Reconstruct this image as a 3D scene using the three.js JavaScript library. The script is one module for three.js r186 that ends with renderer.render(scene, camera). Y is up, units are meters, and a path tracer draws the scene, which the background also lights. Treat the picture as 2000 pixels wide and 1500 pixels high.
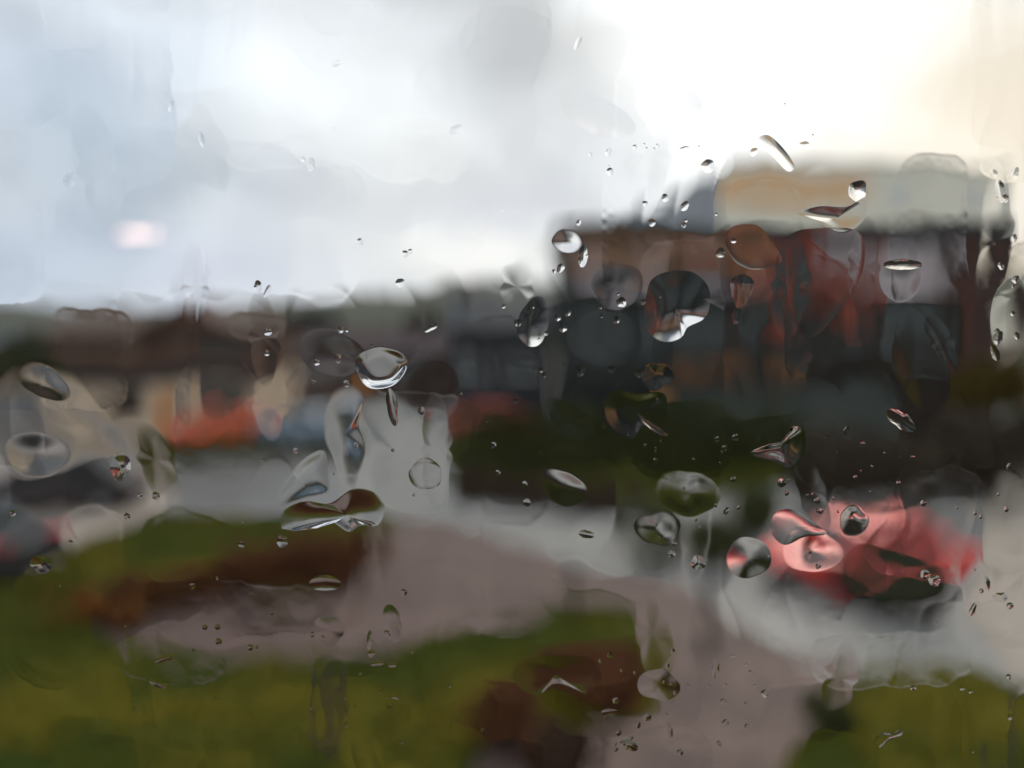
import * as THREE from 'three';
import { mergeGeometries } from 'three/addons/utils/BufferGeometryUtils.js';
import { RoundedBoxGeometry } from 'three/addons/geometries/RoundedBoxGeometry.js';

// ---------------------------------------------------------------- camera, sky, sun, exposure
const EYE = 5.2, PANE_Z = -0.07, F = 1500;                 // eye height over the street, glass 7 cm in front of the lens
const TILT = Math.atan(110 / F);
const scene = new THREE.Scene();
const camera = new THREE.PerspectiveCamera(2 * Math.atan(0.5) * 180 / Math.PI, 4 / 3, 0.005, 4000);
camera.position.set(0, EYE, 0);
camera.rotation.x = -TILT;
camera.focus = 0.0702;                                      // focused on the wet glass
camera.userData.fStop = camera.getFocalLength() / 2.6;      // a 2.6 mm wide phone lens
const renderer = new THREE.WebGLRenderer();
renderer.toneMapping = THREE.LinearToneMapping;
renderer.toneMappingExposure = 1.0;
renderer.shadowMap.enabled = true;

let seed = 7;
const rnd = () => { seed = (seed + 0x6d2b79f5) | 0; let t = Math.imul(seed ^ (seed >>> 15), 1 | seed); t = (t + Math.imul(t ^ (t >>> 7), 61 | t)) ^ t; return ((t ^ (t >>> 14)) >>> 0) / 4294967296; };
const R = (a, b) => a + (b - a) * rnd();
const clamp = (x, a = 0, b = 1) => Math.min(b, Math.max(a, x));
const sstep = (a, b, x) => { const t = clamp((x - a) / (b - a)); return t * t * (3 - 2 * t); };
const mix = (a, b, t) => a + (b - a) * t;
function hash3(x, y, z) { let h = Math.imul(x, 374761393) ^ Math.imul(y, 668265263) ^ Math.imul(z, 2147483647 - 61); h = Math.imul(h ^ (h >>> 13), 1274126177); h ^= h >>> 16; return (h >>> 0) / 4294967296; }
function noise(x, y, z = 0) {                               // smooth value noise, -1 to 1
  const xi = Math.floor(x), yi = Math.floor(y), zi = Math.floor(z);
  let fx = x - xi, fy = y - yi, fz = z - zi;
  fx = fx * fx * fx * (fx * (fx * 6 - 15) + 10); fy = fy * fy * fy * (fy * (fy * 6 - 15) + 10); fz = fz * fz * fz * (fz * (fz * 6 - 15) + 10);
  let s = 0;
  for (let k = 0; k < 2; k++) {
    const w = k ? fz : 1 - fz; if (w === 0) continue;
    const a = mix(hash3(xi, yi, zi + k), hash3(xi + 1, yi, zi + k), fx), b = mix(hash3(xi, yi + 1, zi + k), hash3(xi + 1, yi + 1, zi + k), fx);
    s += w * mix(a, b, fy);
  }
  return s * 2 - 1;
}
const fbm = (x, y, z = 0, n = 4) => { let s = 0, a = 0.5; for (let i = 0; i < n; i++) { s += a * noise(x, y, z + i * 17.3); x *= 2.03; y *= 2.03; z *= 2.03; a *= 0.5; } return s; };

// a pixel of the 2000 x 1500 photograph gives a direction; the ground, a wall or the glass gives the distance
function ray(px, py) { const x = (px - 1000) / F, y = -(py - 750) / F, c = Math.cos(TILT), s = Math.sin(TILT); return [x, y * c - s, -y * s - c]; }
function atZ(px, py, z) { const d = ray(px, py), t = z / d[2]; return new THREE.Vector3(d[0] * t, EYE + d[1] * t, z); }
function onGround(px, py, h = 0) { const d = ray(px, py), t = (h - EYE) / Math.min(d[1], -0.004); return new THREE.Vector3(d[0] * t, h, d[2] * t); }

// overcast sky after rain, the sun hidden behind bright cloud low on the right
const D2R = Math.PI / 180;
const SUN_AZ = 19 * D2R, SUN_EL = 34 * D2R;
const azel = (px, py) => { const d = ray(px, py), l = Math.hypot(...d); return [Math.atan2(d[0], -d[2]), Math.asin(d[1] / l)]; };
{
  const W = 2048, H = 1024, data = new Float32Array(W * H * 4);
  // clouds: [px, py, width deg, height deg, r, g, b]
  const clouds = [
    [640, 190, 10, 4.2, 0.20, 0.21, 0.20], [830, 300, 5, 3, 0.13, 0.13, 0.12], [430, 130, 5, 2.5, 0.10, 0.11, 0.12], [985, 130, 6.5, 5.2, -0.27, -0.27, -0.26], [1060, 60, 4, 3, -0.08, -0.09, -0.10],
    [60, 150, 7, 5, -0.12, -0.10, -0.06], [250, 280, 4, 6, -0.08, -0.07, -0.05], [330, 60, 5, 3, -0.06, -0.05, -0.03], [520, 360, 5, 2.5, -0.08, -0.07, -0.05], [210, 330, 5, 5, -0.04, -0.02, -0.01], [60, 520, 10, 4, -0.23, -0.22, -0.18], [450, 520, 7, 3, -0.05, -0.05, -0.01],
    [930, 500, 7, 2, 0.26, 0.24, 0.18], [1180, 330, 6, 4, -0.10, -0.09, -0.07], [980, 430, 5, 2.2, -0.05, -0.05, -0.02], [1780, 280, 8, 4, -0.10, -0.12, -0.15], [2020, 200, 11, 11, 0.04, -0.06, -0.20], [1980, 560, 9, 6, -0.10, -0.14, -0.20],
  ].map((c) => { const [a, e] = azel(c[0], c[1]); return [a, e, c[2] * D2R, c[3] * D2R, c[4], c[5], c[6]]; });
  const [ga, ge] = azel(1510, 10);
  for (let j = 0; j < H; j++) {
    const el = ((j + 0.5) / H - 0.5) * Math.PI, ce = Math.cos(el), se = Math.sin(el);
    for (let i = 0; i < W; i++) {
      const phi = ((i + 0.5) / W - 0.5) * 2 * Math.PI, x = ce * Math.cos(phi), z = ce * Math.sin(phi);
      const az = Math.atan2(x, -z), t = sstep(0.35, 1, Math.cos(az - SUN_AZ) * ce);
      const n = fbm(x * 3.1 + 5, se * 5.5, z * 3.1, 5), n2 = fbm(x * 9, se * 15, z * 9 + 3, 4);
      let r = mix(0.68, 0.82, t), g = mix(0.76, 0.85, t), b = mix(0.84, 0.87, t);
      const k = 1 + 0.22 * n + 0.22 * n2; r *= k; g *= k; b *= k;
      for (const c of clouds) {
        let da = az - c[0]; if (da > Math.PI) da -= 2 * Math.PI; if (da < -Math.PI) da += 2 * Math.PI;
        const q = (da / c[2]) ** 2 + ((el - c[1]) / c[3]) ** 2; if (q > 9) continue;
        const w = Math.exp(-q * (1 + 0.5 * n2)); r += c[4] * w; g += c[5] * w; b += c[6] * w;
      }
      const gl = Math.exp(-(((az - ga) / (14 * D2R)) ** 2 + ((el - ge) / (13 * D2R)) ** 2));
      r += 0.44 * gl; g += 0.42 * gl; b += 0.37 * gl;
      const o = (j * W + i) * 4; data[o] = Math.max(0.05, r); data[o + 1] = Math.max(0.05, g); data[o + 2] = Math.max(0.05, b); data[o + 3] = 1;
    }
  }
  const sky = new THREE.DataTexture(data, W, H, THREE.RGBAFormat, THREE.FloatType);
  sky.mapping = THREE.EquirectangularReflectionMapping; sky.magFilter = THREE.LinearFilter; sky.needsUpdate = true;
  scene.background = sky; scene.environment = sky;
  scene.backgroundIntensity = scene.environmentIntensity = 1.08;
}
const sun = new THREE.DirectionalLight(new THREE.Color(1, 0.92, 0.8), 0.9);
sun.position.set(Math.sin(SUN_AZ) * Math.cos(SUN_EL) * 120, Math.sin(SUN_EL) * 120, -Math.cos(SUN_AZ) * Math.cos(SUN_EL) * 120);
sun.target.position.set(0, 0, -30); sun.position.add(sun.target.position);
sun.castShadow = true; sun.shadow.radius = 22; sun.shadow.mapSize.set(2048, 2048);
Object.assign(sun.shadow.camera, { left: -80, right: 80, top: 80, bottom: -80, near: 1, far: 400 });
scene.add(sun, sun.target); sun.name = 'sun';

// ---------------------------------------------------------------- helpers
const used = new Map();
function numbered(name) { const n = used.get(name) ?? 0; used.set(name, n + 1); return n ? `${name}_${String(n).padStart(3, '0')}` : name; }
function tag(o, label, category, group) { o.userData = { label, category }; if (group) o.userData.group = group; return o; }
function thing(name, label, category, pos = [0, 0, 0], turn = 0, group) { const g = new THREE.Group(); g.name = numbered(name); g.position.set(...pos); g.rotation.y = turn; scene.add(g); return tag(g, label, category, group); }
function mesh(name, geo, mat, parent = scene) { const m = new THREE.Mesh(geo, mat); m.name = parent === scene ? numbered(name) : name; m.castShadow = m.receiveShadow = true; parent.add(m); return m; }
function structure(name, geo, mat) { const m = mesh(name, geo, mat); m.userData.kind = 'structure'; return m; }
const box = (w, h, d, x = 0, y = 0, z = 0) => new THREE.BoxGeometry(w, h, d).translate(x, y, z);
const rbox = (w, h, d, x, y, z, r = 0.02) => new RoundedBoxGeometry(w, h, d, 2, Math.min(r, w / 2.1, h / 2.1, d / 2.1)).translate(x, y, z);
const boxTo = (x0, x1, y0, y1, z0, z1) => box(x1 - x0, y1 - y0, z1 - z0, (x0 + x1) / 2, (y0 + y1) / 2, (z0 + z1) / 2);
function noiseMap(n, lo, hi, cell, tint = [1, 1, 1], srgb = true) {      // tileable grain between two tones
  const d = new Uint8Array(n * n * 4);
  for (let y = 0; y < n; y++) for (let x = 0; x < n; x++) {
    let v = 0; for (let o = 0, a = 0.5, c = cell; o < 4; o++, a *= 0.55, c *= 2) {
      const u = x / n * c, w = y / n * c, ui = Math.floor(u), wi = Math.floor(w), fu = u - ui, fw = w - wi, m = (q) => ((q % c) + c) % c, su = fu * fu * (3 - 2 * fu), sw = fw * fw * (3 - 2 * fw);
      v += a * mix(mix(hash3(m(ui), m(wi), o + 9), hash3(m(ui + 1), m(wi), o + 9), su), mix(hash3(m(ui), m(wi + 1), o + 9), hash3(m(ui + 1), m(wi + 1), o + 9), su), sw);
    }
    const t = clamp((v - 0.25) * 2), k = (y * n + x) * 4;
    for (let c = 0; c < 3; c++) d[k + c] = 255 * clamp(mix(lo, hi, t) * (Array.isArray(tint[0]) ? mix(tint[0][c], tint[1][c], t) : tint[c])); d[k + 3] = 255;
  }
  const tx = new THREE.DataTexture(d, n, n); tx.wrapS = tx.wrapT = THREE.RepeatWrapping; tx.magFilter = THREE.LinearFilter; tx.colorSpace = srgb ? THREE.SRGBColorSpace : THREE.NoColorSpace; tx.needsUpdate = true; return tx;
}
const grain = noiseMap(256, 0.72, 1, 6), bumpy = noiseMap(256, 0, 1, 24, [1, 1, 1], false);
const lawnMap = noiseMap(512, 0.62, 1, 5, [[0.72, 0.98, 0.9], [1.08, 0.95, 0.75]]);
const rep = (t, n) => { const c = t.clone(); c.repeat.set(n, n); c.needsUpdate = true; return c; };
const mat = (r, g, b, o = {}) => new THREE.MeshPhysicalMaterial({ color: new THREE.Color().setRGB(r, g, b), roughness: 0.8, side: THREE.DoubleSide, ...o });
const M = {
  ground: mat(0.09, 0.09, 0.05, { map: rep(grain, 0.2) }),
  road: mat(0.33, 0.31, 0.275, { map: rep(grain, 0.35), roughness: 0.7, clearcoat: 0.2, clearcoatRoughness: 0.45, bumpMap: rep(bumpy, 2), bumpScale: 0.004 }),
  pavers: mat(0.20, 0.128, 0.104, { map: rep(grain, 0.5), roughness: 0.7, clearcoat: 0.06, clearcoatRoughness: 0.5, specularIntensity: 0.5, bumpMap: rep(bumpy, 2), bumpScale: 0.004 }),
  pale: mat(0.56, 0.45, 0.36, { map: rep(grain, 0.4), roughness: 0.6, clearcoat: 0.5, clearcoatRoughness: 0.25 }),
  asphalt: mat(0.17, 0.158, 0.145, { map: rep(grain, 0.35), roughness: 0.6, clearcoat: 0.4, clearcoatRoughness: 0.35 }),
  beige: mat(0.43, 0.35, 0.27, { map: rep(grain, 0.4), roughness: 0.7, clearcoat: 0.2, clearcoatRoughness: 0.4 }),
  kerb: mat(0.3, 0.29, 0.27, { map: rep(grain, 1) }),
  lawn: mat(0.126, 0.116, 0.015, { map: rep(lawnMap, 0.16), roughness: 0.95, specularIntensity: 0.2 }),
  darkLawn: mat(0.10, 0.095, 0.018, { map: rep(lawnMap, 0.2), roughness: 0.95, specularIntensity: 0.2 }),
  hill: mat(0.11, 0.112, 0.06, { map: rep(grain, 0.01) }),
  brick: mat(0.37, 0.08, 0.042, { map: rep(grain, 1.2) }), salmon: mat(0.52, 0.2, 0.15, { map: rep(grain, 1.2) }), brown: mat(0.085, 0.04, 0.025, { map: rep(grain, 1.2) }),
  charcoal: mat(0.055, 0.056, 0.05, { map: rep(grain, 0.8), roughness: 0.6, specularIntensity: 0.35 }), panel: mat(0.11, 0.118, 0.10, { map: rep(grain, 0.8), roughness: 0.6, specularIntensity: 0.35 }),
  timber: mat(0.74, 0.31, 0.09, { map: rep(grain, 1.5), roughness: 0.6 }), stucco: mat(0.78, 0.70, 0.54, { map: rep(grain, 0.7) }), cream: mat(0.76, 0.58, 0.41, { map: rep(grain, 0.7) }), grey: mat(0.24, 0.25, 0.26, { map: rep(grain, 0.7) }),
  umber: mat(0.06, 0.045, 0.034, { map: rep(grain, 0.8), specularIntensity: 0.3 }), maroon: mat(0.09, 0.055, 0.053, { map: rep(grain, 1) }), drape: mat(0.22, 0.15, 0.11, { roughness: 0.15 }), oak: mat(0.24, 0.115, 0.05, { map: rep(grain, 1.5) }), clay: mat(0.74, 0.42, 0.18, { map: rep(grain, 1) }), greyRoof: mat(0.3, 0.31, 0.3, { roughness: 0.3 }),
  slate: mat(0.05, 0.05, 0.052, { map: rep(grain, 1), roughness: 0.5 }), tile: mat(0.14, 0.07, 0.042, { map: rep(grain, 1) }),
  glass: mat(0.03, 0.033, 0.03, { roughness: 0.1, specularIntensity: 0.6 }), blind: mat(0.52, 0.43, 0.42, { roughness: 0.12 }), greyGlass: mat(0.085, 0.09, 0.082, { roughness: 0.15, specularIntensity: 0.5 }),
  white: mat(0.7, 0.7, 0.68, { roughness: 0.5 }), black: mat(0.025, 0.025, 0.024, { roughness: 0.6 }), rubber: mat(0.014, 0.014, 0.014, { roughness: 0.85 }), alloy: mat(0.45, 0.45, 0.46, { roughness: 0.3, metalness: 0.8 }),
  bark: mat(0.06, 0.042, 0.028, { map: rep(grain, 3), roughness: 0.95 }), post: mat(0.075, 0.055, 0.05, { map: rep(grain, 3) }),
  screen: mat(0.03, 0.033, 0.03, { roughness: 0.04 }),
  lampRed: mat(0.75, 0.03, 0.03, { roughness: 0.2 }), lampWhite: mat(0.7, 0.7, 0.66, { roughness: 0.1 }),
  roomWall: mat(0.35, 0.33, 0.3), roomFloor: mat(0.12, 0.08, 0.05, { roughness: 0.5 }), upvc: mat(0.75, 0.75, 0.73, { roughness: 0.35 }),
};
const paint = (r, g, b) => mat(r, g, b, { roughness: 0.5, clearcoat: 0.35, clearcoatRoughness: 0.15 });

// ---------------------------------------------------------------- the ground
structure('ground', (() => { const g = new THREE.PlaneGeometry(3000, 3000).rotateX(-Math.PI / 2); const u = g.attributes.uv; for (let i = 0; i < u.count; i++) u.setXY(i, u.getX(i) * 3000, u.getY(i) * 3000); return g; })(), M.ground);
function sheet(name, pts, y, m, thick = 0) {              // an area of ground whose corners were read off the photograph
  const p = pts.map(([a, b]) => onGround(a, b)), curve = new THREE.CatmullRomCurve3(p, true, 'catmullrom', 0.25), s = new THREE.Shape(curve.getPoints(p.length * 8).map((v) => new THREE.Vector2(v.x, -v.z)));
  const g = thick ? new THREE.ExtrudeGeometry(s, { depth: thick, bevelEnabled: false }).rotateX(-Math.PI / 2).translate(0, y - thick, 0) : new THREE.ShapeGeometry(s).rotateX(-Math.PI / 2).translate(0, y, 0);
  const a = g.attributes; for (let i = 0; i < a.position.count; i++) a.uv.setXY(i, a.position.getX(i), a.position.getZ(i));
  const o = structure(name, g, m); return [o, s];
}
sheet('road', [[700, 768], [862, 768], [884, 945], [1060, 960], [1250, 985], [1600, 935], [2000, 900], [2500, 900], [2600, 1350], [2000, 1340], [1660, 1310], [1480, 1240], [1290, 1125], [1120, 1100], [990, 1058], [860, 1020], [640, 1004], [345, 1012], [345, 900], [640, 888]], 0.008, M.road);
sheet('side_road', [[345, 895], [640, 884], [665, 930], [650, 1003], [345, 1014]], 0.012, M.asphalt);
sheet('forecourt', [[245, 850], [300, 862], [640, 856], [690, 840], [690, 775], [400, 780], [140, 790]], 0.012, M.pale);
sheet('pavement', [[-500, 1180], [60, 1120], [180, 1050], [345, 990], [330, 900], [240, 850], [130, 805], [-500, 805]], 0.016, M.pale);
sheet('footpath', [[100, 1215], [200, 1170], [560, 1178], [690, 1130], [745, 1050], [800, 1000], [900, 1022], [990, 1058], [1120, 1100], [1290, 1125], [1480, 1240], [1660, 1310], [1600, 1420], [1480, 1600], [1320, 1620], [1040, 1580], [930, 1520], [960, 1450], [1200, 1420], [1300, 1380], [1285, 1270], [1235, 1192], [1080, 1188], [850, 1236], [700, 1278], [450, 1290], [240, 1272]], 0.02, M.pavers);
sheet('pavement', [[1890, 905], [2100, 895], [2700, 895], [2700, 1390], [2050, 1338], [1930, 1260], [1905, 1080]], 0.016, M.beige);
const lawns = [
  ['lawn', [[-700, 1230], [40, 1150], [110, 1185], [130, 1235], [240, 1274], [450, 1292], [700, 1280], [850, 1238], [1080, 1190], [1230, 1194], [1285, 1270], [1295, 1370], [1180, 1420], [950, 1450], [920, 1530], [1000, 1800], [-700, 1800]], 0.05, M.lawn],
  ['lawn', [[60, 1148], [150, 1068], [330, 1012], [640, 1006], [770, 1010], [750, 1050], [690, 1128], [560, 1172], [200, 1168], [120, 1195]], 0.05, M.lawn],
  ['lawn', [[1655, 1318], [1850, 1306], [2050, 1345], [2700, 1400], [2700, 1900], [1440, 1750], [1540, 1500], [1600, 1420]], 0.05, M.lawn],
  ['verge', [[265, 858], [450, 864], [640, 856], [700, 845], [690, 886], [560, 888], [355, 900], [340, 960], [300, 910]], 0.05, M.lawn],
  ['verge', [[870, 850], [1600, 850], [2600, 840], [2600, 905], [2000, 902], [1600, 936], [1250, 985], [1060, 958], [886, 943]], 0.05, M.darkLawn],
];
const lawnShapes = lawns.map(([n, p, y, m]) => [sheet(n, p, y, m, 0.045)[1], m]);

// grass blades on the lawns
{
  const tuft = mergeGeometries(Array.from({ length: 5 }, (_, i) => { const a = i * 1.26, g = new THREE.PlaneGeometry(0.025, 0.075).translate(0, 0.037, 0), p = g.attributes.position; p.setX(0, 0); p.setX(1, 0.004); return g.rotateX(0.35).translate(0, 0, 0.02).rotateY(a); }));
  const spots = [];
  for (const [s] of lawnShapes) {
    const pts = s.getPoints(), b = new THREE.Box2().setFromPoints(pts), poly = pts;
    const inside = (x, y) => { let c = false; for (let i = 0, j = poly.length - 1; i < poly.length; j = i++) { const a = poly[i], q = poly[j]; if ((a.y > y) !== (q.y > y) && x < (q.x - a.x) * (y - a.y) / (q.y - a.y) + a.x) c = !c; } return c; };
    const n = Math.min(14000, Math.round((b.max.x - b.min.x) * (b.max.y - b.min.y) * 60));
    for (let i = 0; i < n; i++) { const x = R(Math.max(b.min.x, -22), Math.min(b.max.x, 26)), y = R(b.min.y, b.max.y); if (inside(x, y)) spots.push([x, -y]); }
  }
  const im = new THREE.InstancedMesh(tuft, mat(0.128, 0.118, 0.015, { roughness: 0.9, specularIntensity: 0.2 }), spots.length), o = new THREE.Object3D(), c = new THREE.Color();
  spots.forEach(([x, z], i) => { o.position.set(x, 0.05, z); o.rotation.y = R(0, 6.3); o.scale.setScalar(R(0.6, 1.3)); o.updateMatrix(); im.setMatrixAt(i, o.matrix); const k = 0.7 + 0.5 * rnd() + 0.35 * noise(x * 0.5, z * 0.5); im.setColorAt(i, c.setRGB(k * R(0.85, 1.15), k, k * 0.9)); });
  im.name = 'grass'; im.castShadow = im.receiveShadow = true; tag(im, 'short wet grass covering the lawns beside the footpath', 'grass'); im.userData.kind = 'stuff'; scene.add(im);
}
// low hills beyond the roofs
{
  const g = new THREE.PlaneGeometry(1400, 160, 140, 10).rotateX(-Math.PI / 2).translate(0, 0, -260), p = g.attributes.position;
  for (let i = 0; i < p.count; i++) { const x = p.getX(i), k = (p.getZ(i) + 340) / 160; p.setY(i, Math.sin(clamp(k) * Math.PI) * (19 + 5 * noise(x * 0.012, 3) + 2.5 * noise(x * 0.06, 8)) * (1 - 0.25 * sstep(-40, -220, x))); }
  g.computeVertexNormals(); structure('hills', g, M.hill);
}

// ---------------------------------------------------------------- foliage
const leafGeo = (s) => { const g = new THREE.PlaneGeometry(s, s * 0.62, 1, 1); const p = g.attributes.position; p.setZ(0, s * 0.12); p.setZ(3, s * 0.12); return g; };
function leaves(n, place, size, tones) {                   // many small leaf faces, each with its own tone
  const pos = new Float32Array(n * 12), nor = new Float32Array(n * 12), col = new Float32Array(n * 12), idx = new Uint32Array(n * 6), m = new THREE.Matrix4(), e = new THREE.Euler(), q = new THREE.Quaternion(), v = new THREE.Vector3(), N = new THREE.Vector3();
  for (let i = 0; i < n; i++) {
    const [x, y, z] = place(), s = size * R(0.6, 1.4); e.set(R(-1.3, 1.3), R(0, 6.3), R(-1.3, 1.3)); q.setFromEuler(e); m.makeRotationFromQuaternion(q); N.set(0, 0, 1).applyMatrix4(m);
    const t = tones[Math.floor(rnd() * tones.length)], k = R(0.75, 1.25);
    [[-1, -0.6], [1, -0.6], [-1, 0.6], [1, 0.6]].forEach(([a, b], j) => { v.set(a * s * (j < 2 ? 0.35 : 0.5), b * s, 0).applyMatrix4(m); const o = i * 12 + j * 3; pos[o] = x + v.x; pos[o + 1] = y + v.y; pos[o + 2] = z + v.z; nor[o] = N.x; nor[o + 1] = N.y; nor[o + 2] = N.z; for (let c = 0; c < 3; c++) col[o + c] = t[c] * k; });
    idx.set([0, 1, 2, 1, 3, 2].map((a) => a + i * 4), i * 6);
  }
  const g = new THREE.BufferGeometry(); g.setAttribute('position', new THREE.BufferAttribute(pos, 3)); g.setAttribute('normal', new THREE.BufferAttribute(nor, 3)); g.setAttribute('color', new THREE.BufferAttribute(col, 3)); g.setIndex(new THREE.BufferAttribute(idx, 1)); return g;
}
const leafMat = mat(1, 1, 1, { vertexColors: true, roughness: 0.8, specularIntensity: 0.25 });
const GREEN = [[0.085, 0.09, 0.02], [0.06, 0.066, 0.02], [0.11, 0.105, 0.022]], DARK = [[0.078, 0.088, 0.045], [0.062, 0.072, 0.04], [0.09, 0.1, 0.046]], RED = [[0.18, 0.07, 0.034], [0.12, 0.05, 0.026], [0.22, 0.092, 0.036]], ORANGE = [[0.36, 0.13, 0.03], [0.28, 0.09, 0.026], [0.2, 0.11, 0.03]], BROWN = [[0.10, 0.075, 0.052], [0.072, 0.055, 0.04], [0.12, 0.088, 0.055]], OLIVE = [[0.12, 0.088, 0.02], [0.09, 0.068, 0.018], [0.15, 0.095, 0.024]], BRIGHT = [[0.12, 0.2, 0.03], [0.1, 0.16, 0.03]];
function twigs(n, w, h, d) { const gs = []; for (let i = 0; i < n; i++) { const a = R(0, 6.3), k = R(0.2, 0.8); gs.push(new THREE.CylinderGeometry(0.008, 0.02, h * R(0.6, 0.9), 5).translate(0, h * 0.38, 0).rotateZ(Math.cos(a) * 0.25).rotateX(Math.sin(a) * 0.25).translate(Math.cos(a) * w * 0.4 * k, 0, Math.sin(a) * d * 0.4 * k)); } return mergeGeometries(gs); }
function hedge(name, label, category, a, b, h, depth, tones, n = 5000, size = 0.09, group) {
  const p = onGround(...a), q = onGround(...b), len = p.distanceTo(q), t = thing(name, label, category, [(p.x + q.x) / 2, 0.02, (p.z + q.z) / 2], Math.atan2(-(q.z - p.z), q.x - p.x), group);
  const ph = R(0, 50), top = (x) => h * (1 + 0.13 * noise(x * 1.3 + ph, 1) + 0.07 * noise(x * 4 + ph, 2)) * Math.min(1, 0.65 + (len / 2 - Math.abs(x)) * 1.2);
  mesh('foliage', leaves(n, () => { const x = R(-len / 2, len / 2), H = top(x), s = R(0, 3); let y = R(0.03, H), z = R(-depth / 2, depth / 2); if (s < 1) y = H - Math.abs(R(0, 0.12)); else if (s < 2.4) z = Math.sign(z) * depth * R(0.38, 0.5) * (0.85 + 0.2 * noise(x * 3, y * 3, ph)); return [x, y, z]; }, size, tones), leafMat, t);
  const gs = []; for (let i = 0, m = Math.ceil(len / 0.35); i < m; i++) { const x = -len / 2 + (i + 0.5) * len / m; gs.push(new THREE.CylinderGeometry(0.012, 0.03, h * 0.85, 5).translate(0, h * 0.42, 0).rotateZ(R(-0.15, 0.15)).translate(x, 0, R(-0.1, 0.1) * depth)); }
  mesh('stems', mergeGeometries(gs), M.bark, t); return t;
}
function bush(name, label, category, base, h, w, tones, n = 3000, size = 0.08, group) {
  const p = onGround(...base), t = thing(name, label, category, [p.x, 0.03, p.z], 0, group), ph = R(0, 90);
  mesh('foliage', leaves(n, () => { const th = R(0, 6.283), c = R(-1, 1), s = Math.sqrt(1 - c * c), r = Math.pow(rnd(), 0.4), k = r * (0.86 + 0.3 * noise(Math.cos(th) * s * 2.2 + ph, c * 2.2, Math.sin(th) * s * 2.2)); return [Math.cos(th) * s * w / 2 * k, Math.max(0.03, h * 0.52 + c * h * 0.5 * k), Math.sin(th) * s * w / 2 * k]; }, size, tones), leafMat, t);
  mesh('stems', twigs(9, w, h, w), M.bark, t); return t;
}
function tree(name, label, x, z, h, crown, tones, n, size, group) {
  const t = thing(name, label, 'tree', [x, 0, z], R(0, 6), group), limbs = [new THREE.CylinderGeometry(0.05 * h / 6, 0.14 * h / 6, h * 0.7, 8).translate(0, h * 0.35, 0)], ends = [];
  for (let i = 0; i < 9; i++) { const a = i * 2.4 + R(-0.3, 0.3), up = R(0.5, 1.0), L = crown * R(0.55, 0.95), y0 = h * R(0.35, 0.65), g = new THREE.CylinderGeometry(0.012 * h / 6, 0.045 * h / 6, L, 6).translate(0, L / 2, 0).rotateZ(-up).rotateY(a).translate(0, y0, 0); limbs.push(g); ends.push([Math.sin(up) * L * Math.cos(a), y0 + Math.cos(up) * L, -Math.sin(up) * L * Math.sin(a)]); }
  ends.push([0, h * 0.85, 0], [0, h * 0.7, 0]);
  mesh('trunk', mergeGeometries(limbs), M.bark, t);
  mesh('crown', leaves(n, () => { const e = ends[Math.floor(rnd() * ends.length)], r = crown * 0.42 * Math.cbrt(rnd()), th = R(0, 6.283), c = R(-1, 1), s = Math.sqrt(1 - c * c); return [e[0] + Math.cos(th) * s * r, e[1] + c * r * 0.8, e[2] + Math.sin(th) * s * r]; }, size, tones), leafMat, t); return t;
}

// ---------------------------------------------------------------- buildings
function windowUnit(parent, x0, x1, y0, y1, z, glass, frameMat, bars = 1) {      // frame with real depth, panes set back
  const f = 0.07, gs = [boxTo(x0, x1, y0, y0 + f, z - 0.06, z + 0.05), boxTo(x0, x1, y1 - f, y1, z - 0.06, z + 0.05), boxTo(x0, x0 + f, y0 + f, y1 - f, z - 0.06, z + 0.05), boxTo(x1 - f, x1, y0 + f, y1 - f, z - 0.06, z + 0.05)];
  for (let i = 1; i <= bars; i++) { const x = mix(x0, x1, i / (bars + 1)); gs.push(boxTo(x - f / 2, x + f / 2, y0 + f, y1 - f, z - 0.05, z + 0.045)); }
  const w = mesh('window', mergeGeometries(gs), frameMat, parent);
  for (let i = 0; i <= bars; i++) { const a = mix(x0, x1, i / (bars + 1)), b = mix(x0, x1, (i + 1) / (bars + 1)); mesh('pane', boxTo(a + 0.04, b - 0.04, y0 + 0.05, y1 - 0.05, z - 0.035, z - 0.015), glass, w); }
  mesh('sill', boxTo(x0 - 0.05, x1 + 0.05, y0 - 0.06, y0 - 0.003, z - 0.02, z + 0.12), frameMat, w);
  return w;
}
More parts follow.
